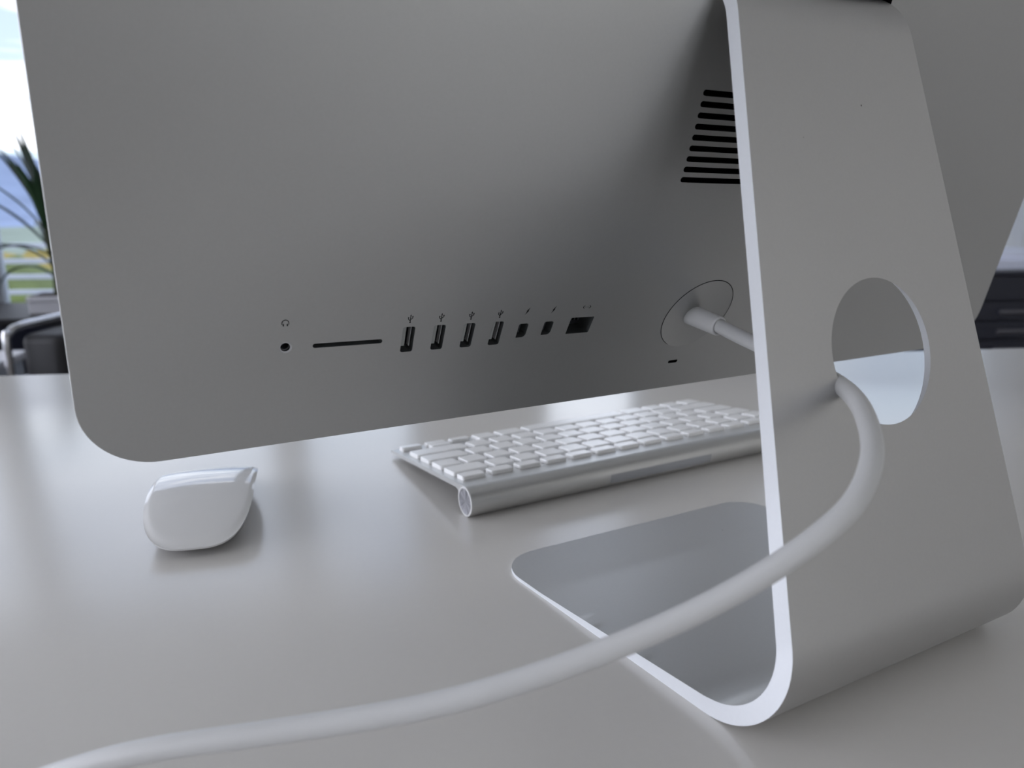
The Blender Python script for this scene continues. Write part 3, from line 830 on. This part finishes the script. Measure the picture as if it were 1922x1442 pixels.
# keys
PI_, G, MG = 18.97, 3.9, 4.6
key_cache = {}
slope = math.atan(13.5 / 121)
def key(x0, x1, y0, y1):
    w_, d_ = x1 - x0, y1 - y0
    kk = (round(w_, 1), round(d_, 1))
    if kk not in key_cache:
        lp0 = rrect(-w_ / 2, w_ / 2, -d_ / 2, d_ / 2, 1.6, 4); lp1 = rrect(-w_ / 2 + .35, w_ / 2 - .35, -d_ / 2 + .35, d_ / 2 - .35, 1.4, 4)
        n = len(lp0)
        V = [(x, y, -0.3) for x, y in lp0] + [(x, y, 2.05) for x, y in lp0] + [(x, y, 2.4) for x, y in lp1]
        F = [(j * n + k, j * n + (k + 1) % n, (j + 1) * n + (k + 1) % n, (j + 1) * n + k) for j in range(2) for k in range(n)] + [tuple(2 * n + k for k in range(n))]
        me = mesh('key', V, F); me.materials.append(M_KEY); key_cache[kk] = me
    o = bpy.data.objects.new('key', key_cache[kk]); COL.objects.link(o); o.parent = kb
    yc = (y0 + y1) / 2
    o.location = Vector(((x0 + x1) / 2, yc, zt(yc))) * S; o.rotation_euler = (-slope, 0, 0)
def row(y0, y1, widths):
    x = MG
    for w_ in widths:
        if w_ > 0: key(x, x + w_ * PI_ - G, y0, y1)
        x += abs(w_) * PI_
rows = {}
for r in range(2, 7):
    far = 126 - (6 - r) * PI_; rows[r] = (far - (PI_ - G), far)
row(rows[2][0] - G - 9, rows[2][0] - G, [14.5 / 14] * 14)
row(*rows[2], [1.5] + [1] * 13)
row(*rows[3], [1] * 13 + [1.5])
row(*rows[4], [1.75] + [1] * 11 + [1.75])
row(*rows[5], [2.25] + [1] * 10 + [2.25])
y0, y1 = rows[6]; hh = (y1 - y0 - 1.0) / 2
row(y0, y1, [-3, 1, 1.25, 5, 1.25, 1, 1, 1])
# half-height arrow keys at the front edge; up over down in the middle
key(MG, MG + PI_ - G, y1 - hh, y1); key(MG + 2 * PI_, MG + 3 * PI_ - G, y1 - hh, y1)
key(MG + PI_, MG + 2 * PI_ - G, y1 - hh, y1); key(MG + PI_, MG + 2 * PI_ - G, y0, y0 + hh)
for x in (18, 263):
    c = bpy.data.meshes.new('foot')
    link('foot', box_me('foot', x - 6, x + 6, 118, 124, 0, zt(121) - 2.4, 0.3), M_TONGUE, kb)

# ================================================================== MOUSE
MX, MY, MA = -207.8, 244.2, radians(-14.9)
ms = empty('computer_mouse', (MX, MY, 0), MA)
tag(ms, 'white glossy seamless mouse on the desk to the left, below the computer corner', 'mouse')
def m_out(a, g=1.0, ex=3.3):
    c, s = cos(a), sin(a)
    return (28.6 * g * abs(c) ** (2 / ex) * (1 if c >= 0 else -1), 56.8 * g * abs(s) ** (2 / ex) * (1 if s >= 0 else -1))
def m_rim(x, y): return 5.4 + 14.2 * (1 - (y / 56.8) ** 2)
def m_top(x, y):
    return 6.0 + 16.2 * (1 - (abs(y) / 57.3) ** 2.1) - 1.6 * (abs(x) / 28.6) ** 2.4
nr, na = 26, 128; V = []; F = []
for j in range(nr + 1):
    g_ = sin(pi / 2 * j / nr) if j else 0.0
    for k in range(na):
        a = 2 * pi * k / na; x, y = m_out(a, g_)
        xo, yo = m_out(a)
        zc = m_top(x, y); zr = m_rim(xo, yo)
        f_ = max(0.0, (g_ - 0.90) / 0.10); bl = f_ ** 2.0
        V.append((x, y, zc * (1 - bl) + min(zr, zc) * bl))
for j in range(nr):
    for k in range(na):
        k2 = (k + 1) % na; F.append((j * na + k, (j + 1) * na + k, (j + 1) * na + k2, j * na + k2))
s0 = len(V)
for k in range(na):
    x, y = m_out(2 * pi * k / na, 0.985); xo, yo = m_out(2 * pi * k / na); V.append((x, y, m_rim(xo, yo) - 1.3))
for k in range(na):
    k2 = (k + 1) % na; F.append((nr * na + k, s0 + k, s0 + k2, nr * na + k2))
link('shell', fix(mesh('shell', V, F)), M_MOUSE, ms, smooth=True)
V = []; F = []
for (g_, z) in ((0.98, None), (0.94, 0.72), (0.86, 0.30), (0.74, 0.0)):
    for k in range(na):
        x, y = m_out(2 * pi * k / na, g_); xo, yo = m_out(2 * pi * k / na); zr = m_rim(xo, yo) - 1.2
        V.append((x, y, zr if z is None else 0.7 + (zr - 0.7) * z))
for j in range(3):
    for k in range(na):
        k2 = (k + 1) % na; F.append((j * na + k, (j + 1) * na + k, (j + 1) * na + k2, j * na + k2))
F.append(tuple(3 * na + k for k in range(na)))
link('underside', fix(mesh('underside', V, F)), M_MBASE, ms, smooth=True)
for sx in (-15, 15):
    link('glide_strip', box_me('glide_strip', sx - 1.5, sx + 1.5, -32, 32, 0, 0.8, 0.2), M_TONGUE, ms)

# ================================================================== BACKGROUND FURNITURE
# black sideboard under the window, left
sb = empty('sideboard', rp(-1350, 3400, ZF), RA)
tag(sb, 'low black sideboard under the window at the left, carrying the planter', 'sideboard')
link('body', box_me('body', -900, 1100, -230, 230, 60, 420, 4), M_BLK, sb)
link('top', box_me('top', -910, 1110, -240, 240, 420, 445, 3), M_BLK, sb)
for k in range(4): link('door', box_me('door', -890 + 495 * k, -890 + 495 * k + 485, -240, -230, 75, 412, 2), M_NAVY, sb)
for x in (-860, 1060):
    for y in (-190, 190): link('leg', box_me('leg', x - 20, x + 20, y - 20, y + 20, 0, 60), M_BLK, sb)
# planter with a long leaved plant
PX, PY = -1372, 3330
pl = empty('potted_plant', rp(PX, PY, ZF + 445), RA)
tag(pl, 'long-leaved dark green houseplant in a pale planter in front of the left window', 'plant')
link('planter', join_me('planter', [box_me('p', -75, 75, -65, 65, 0, 62, 6), box_me('p', -80, 80, -70, 70, 50, 70, 4)]), M_POT, pl)
link('soil', box_me('soil', -68, 68, -58, 58, 66, 72), M_SOIL, pl)
rnd = random.Random(11)
link('stem', tube_me('stem', [p for p in catmull([(10, 0, 70), (14, 4, 180), (4, 0, 290), (10, 2, 380)], 5)], 11, 10), M_STEM, pl, smooth=True)
def leaf(bx, by_, bz, az, length, lift, droop, width):
    V = []; F = []; n = 12
    d = Vector((cos(az), sin(az), 0)); sd = Vector((-sin(az), cos(az), 0))
    p = Vector((bx, by_, bz)); el = lift; st_ = length / n
    for i in range(n + 1):
        q = i / n; w_ = width * (sin(pi * min(1, q * 0.9 + 0.12)) ** 0.8) * (1 - q ** 4) + 0.4
        nn = Vector((-d.x * sin(el), -d.y * sin(el), cos(el)))
        V += [p - sd * w_ / 2 + nn * w_ * 0.18, p, p + sd * w_ / 2 + nn * w_ * 0.18, p - nn * 1.0]
        p = p + (d * cos(el) + Vector((0, 0, sin(el)))) * st_; el -= droop / n
    for i in range(n):
        a = 4 * i; b_ = a + 4
        F += [(a, a + 1, b_ + 1, b_), (a + 1, a + 2, b_ + 2, b_ + 1), (a, b_, b_ + 3, a + 3), (a + 2, a + 3, b_ + 3, b_ + 2)]
    link('leaf', fix(mesh('leaf', V, F)), M_LEAF, pl, smooth=True)
for (az, bz, ln_, lift, dr, wd) in ((170, 330, 430, 1.25, 0.55, 30), (150, 350, 420, 1.4, 0.35, 28), (182, 250, 430, 0.95, 0.7, 26), (200, 300, 470, 1.10, 0.95, 28), (185, 180, 330, 0.9, 1.6, 24), (172, 140, 300, 0.7, 2.2, 24),
                                    (165, 380, 400, 1.45, 0.2, 26), (20, 360, 420, 1.3, 0.5, 30), (340, 300, 430, 0.9, 1.1, 30), (60, 330, 400, 1.2, 0.7, 28), (290, 320, 420, 1.1, 0.9, 30), (240, 340, 400, 1.3, 0.6, 28),
                                    (120, 250, 380, 0.8, 1.3, 26), (225, 220, 330, 0.7, 1.9, 24), (190, 330, 300, 1.35, 0.4, 32), (260, 300, 340, 1.3, 0.4, 30), (80, 290, 320, 1.2, 0.6, 30), (310, 200, 360, 0.6, 1.6, 26), (195, 370, 450, 1.42, 0.5, 26)):
    leaf(8, 0, bz, radians(az), ln_, lift, dr, wd * 1.35)

# low black cushioned chairs in chrome tube frames behind the desk
def chair(X, Y, rz, label):
    t = empty('club_chair', rp(X, Y, ZF), RA + rz)
    tag(t, label, 'chair', 'low chrome framed chairs behind the desk')
    for sx in (-1, 1):
        for sy in (-1, 1):
            x, y = sx * 350, sy * 310
            pr = [(x, y, 0), (x, y, 300), (x, y, 560), (x, y - sy * 12, 588), (x, y - sy * 45, 600), (x, y - sy * 120, 602), (x, 0, 602)]
            link('corner_tube', tube_me('corner_tube', catmull(pr, 4), 9.5, 12), M_CHROME, t, smooth=True)
    for x in (-350, 350):
        link('side_rail', tube_me('side_rail', [Vector((x, -310, 200)), Vector((x, 310, 200))], 8, 10), M_CHROME, t, smooth=True)
        link('side_rail', tube_me('side_rail', [Vector((x, -310, 470)), Vector((x, 310, 470))], 8, 10), M_CHROME, t, smooth=True)
        link('arm_cushion', box_me('arm_cushion', x - 15 if x < 0 else x - 110, x + 110 if x < 0 else x + 15 - 30, -290, 290, 215, 585, 24, 4), M_BLK, t, smooth=True) if x > 0 else link('arm_cushion', box_me('arm_cushion', -335, -225, -290, 290, 215, 585, 24, 4), M_BLK, t, smooth=True)
    for y in (-310, 310):
        link('cross_rail', tube_me('cross_rail', [Vector((-350, y, 200)), Vector((350, y, 200))], 8, 10), M_CHROME, t, smooth=True)
    link('cross_rail', tube_me('cross_rail', [Vector((-350, 310, 602)), Vector((350, 310, 602))], 9.5, 12), M_CHROME, t, smooth=True)
    link('seat_cushion', box_me('seat_cushion', -218, 218, -300, 180, 215, 420, 28, 4), M_BLK, t, smooth=True)
    link('back_cushion', box_me('back_cushion', -218, 218, 185, 295, 215, 625, 28, 4), M_BLK, t, smooth=True)
    return t
chair(-520, 2190, radians(-14), 'low black chair in a chrome tube frame just behind the desk, nearest the computer corner')
chair(-1760, 2560, radians(30), 'low black chair in a chrome tube frame beyond the small white table')
# white low table at the left
tb = empty('side_table', rp(-1215, 2000, ZF), RA)
tag(tb, 'small white-topped side table with a bright edge, leftmost behind the desk', 'table')
link('table_top', box_me('table_top', -280, 200, -250, 250, 475, 498, 5), M_POT, tb)
link('drawer_box', box_me('drawer_box', -270, 190, -240, 240, 330, 475, 4), M_FRAME, tb)
for x in (-250, 170):
    for y in (-220, 220): link('leg', box_me('leg', x - 15, x + 15, y - 15, y + 15, 0, 332), M_CHROME, tb)

# navy drawer cabinet at the right with papers on it
cb = empty('drawer_cabinet', rp(2080, 2450, ZF), RA)
tag(cb, 'dark navy drawer cabinet behind the desk at the right edge', 'cabinet')
link('body', box_me('body', -420, 520, -230, 300, 40, 672, 3), M_NAVY, cb)
for z, h in [(50 + 60 * k, 56) for k in range(8)] + [(530, 60), (594, 76)]:
    for xx in (-415, 60):
        d_ = link('drawer', box_me('drawer', xx, xx + (465 if xx < 0 else 455), -246, -230, z, z + h, 3), M_NAVY, cb)
        if z < 560: link('handle', tube_me('handle', [Vector((xx + 215, -250, z + h * 0.45)), Vector((xx + 320, -250, z + h * 0.45))], 8, 10), M_HANDLE, d_, smooth=True)
link('cabinet_top', box_me('cabinet_top', -425, 525, -250, 305, 672, 686, 3), M_NAVY, cb)
pz = ZF + 686
for k, (x, y, rz, h, lab) in enumerate(((-160, -30, 3, 26, 'lower pale blue paper stack on the navy cabinet'), (-120, 0, -5, 22, 'upper pale blue paper stack on the navy cabinet'))):
    t = link('paper_stack', join_me('paper_stack', [box_me('p', -250 + 3 * (q % 2), 250 - 2 * (q % 3), -150 + 2 * (q % 2), 150, q * h / 4, (q + 1) * h / 4 - 0.4) for q in range(4)]), M_PAPER, loc=rp(2080 + x, 2450 + y, pz), rotz=RA + radians(rz))
    tag(t, lab, 'paper'); pz += h
# curtain beside the window
V = []; F = []; n = 90
for k in range(n + 1):
    x = 2980 + 490 * k / n; y = 3600 + 32 * sin(k * 0.9) + 10 * sin(k * 2.3)
    V += [rp(x, y, ZF + 30), rp(x, y, ZC - 60)]
for k in range(n): F.append((2 * k, 2 * k + 2, 2 * k + 3, 2 * k + 1))
cme = mesh('curtain', V, F)
cu = link('curtain', cme, M_CURT, smooth=True); tag(cu, 'pale grey floor-length curtain at the right end of the window wall', 'curtain')
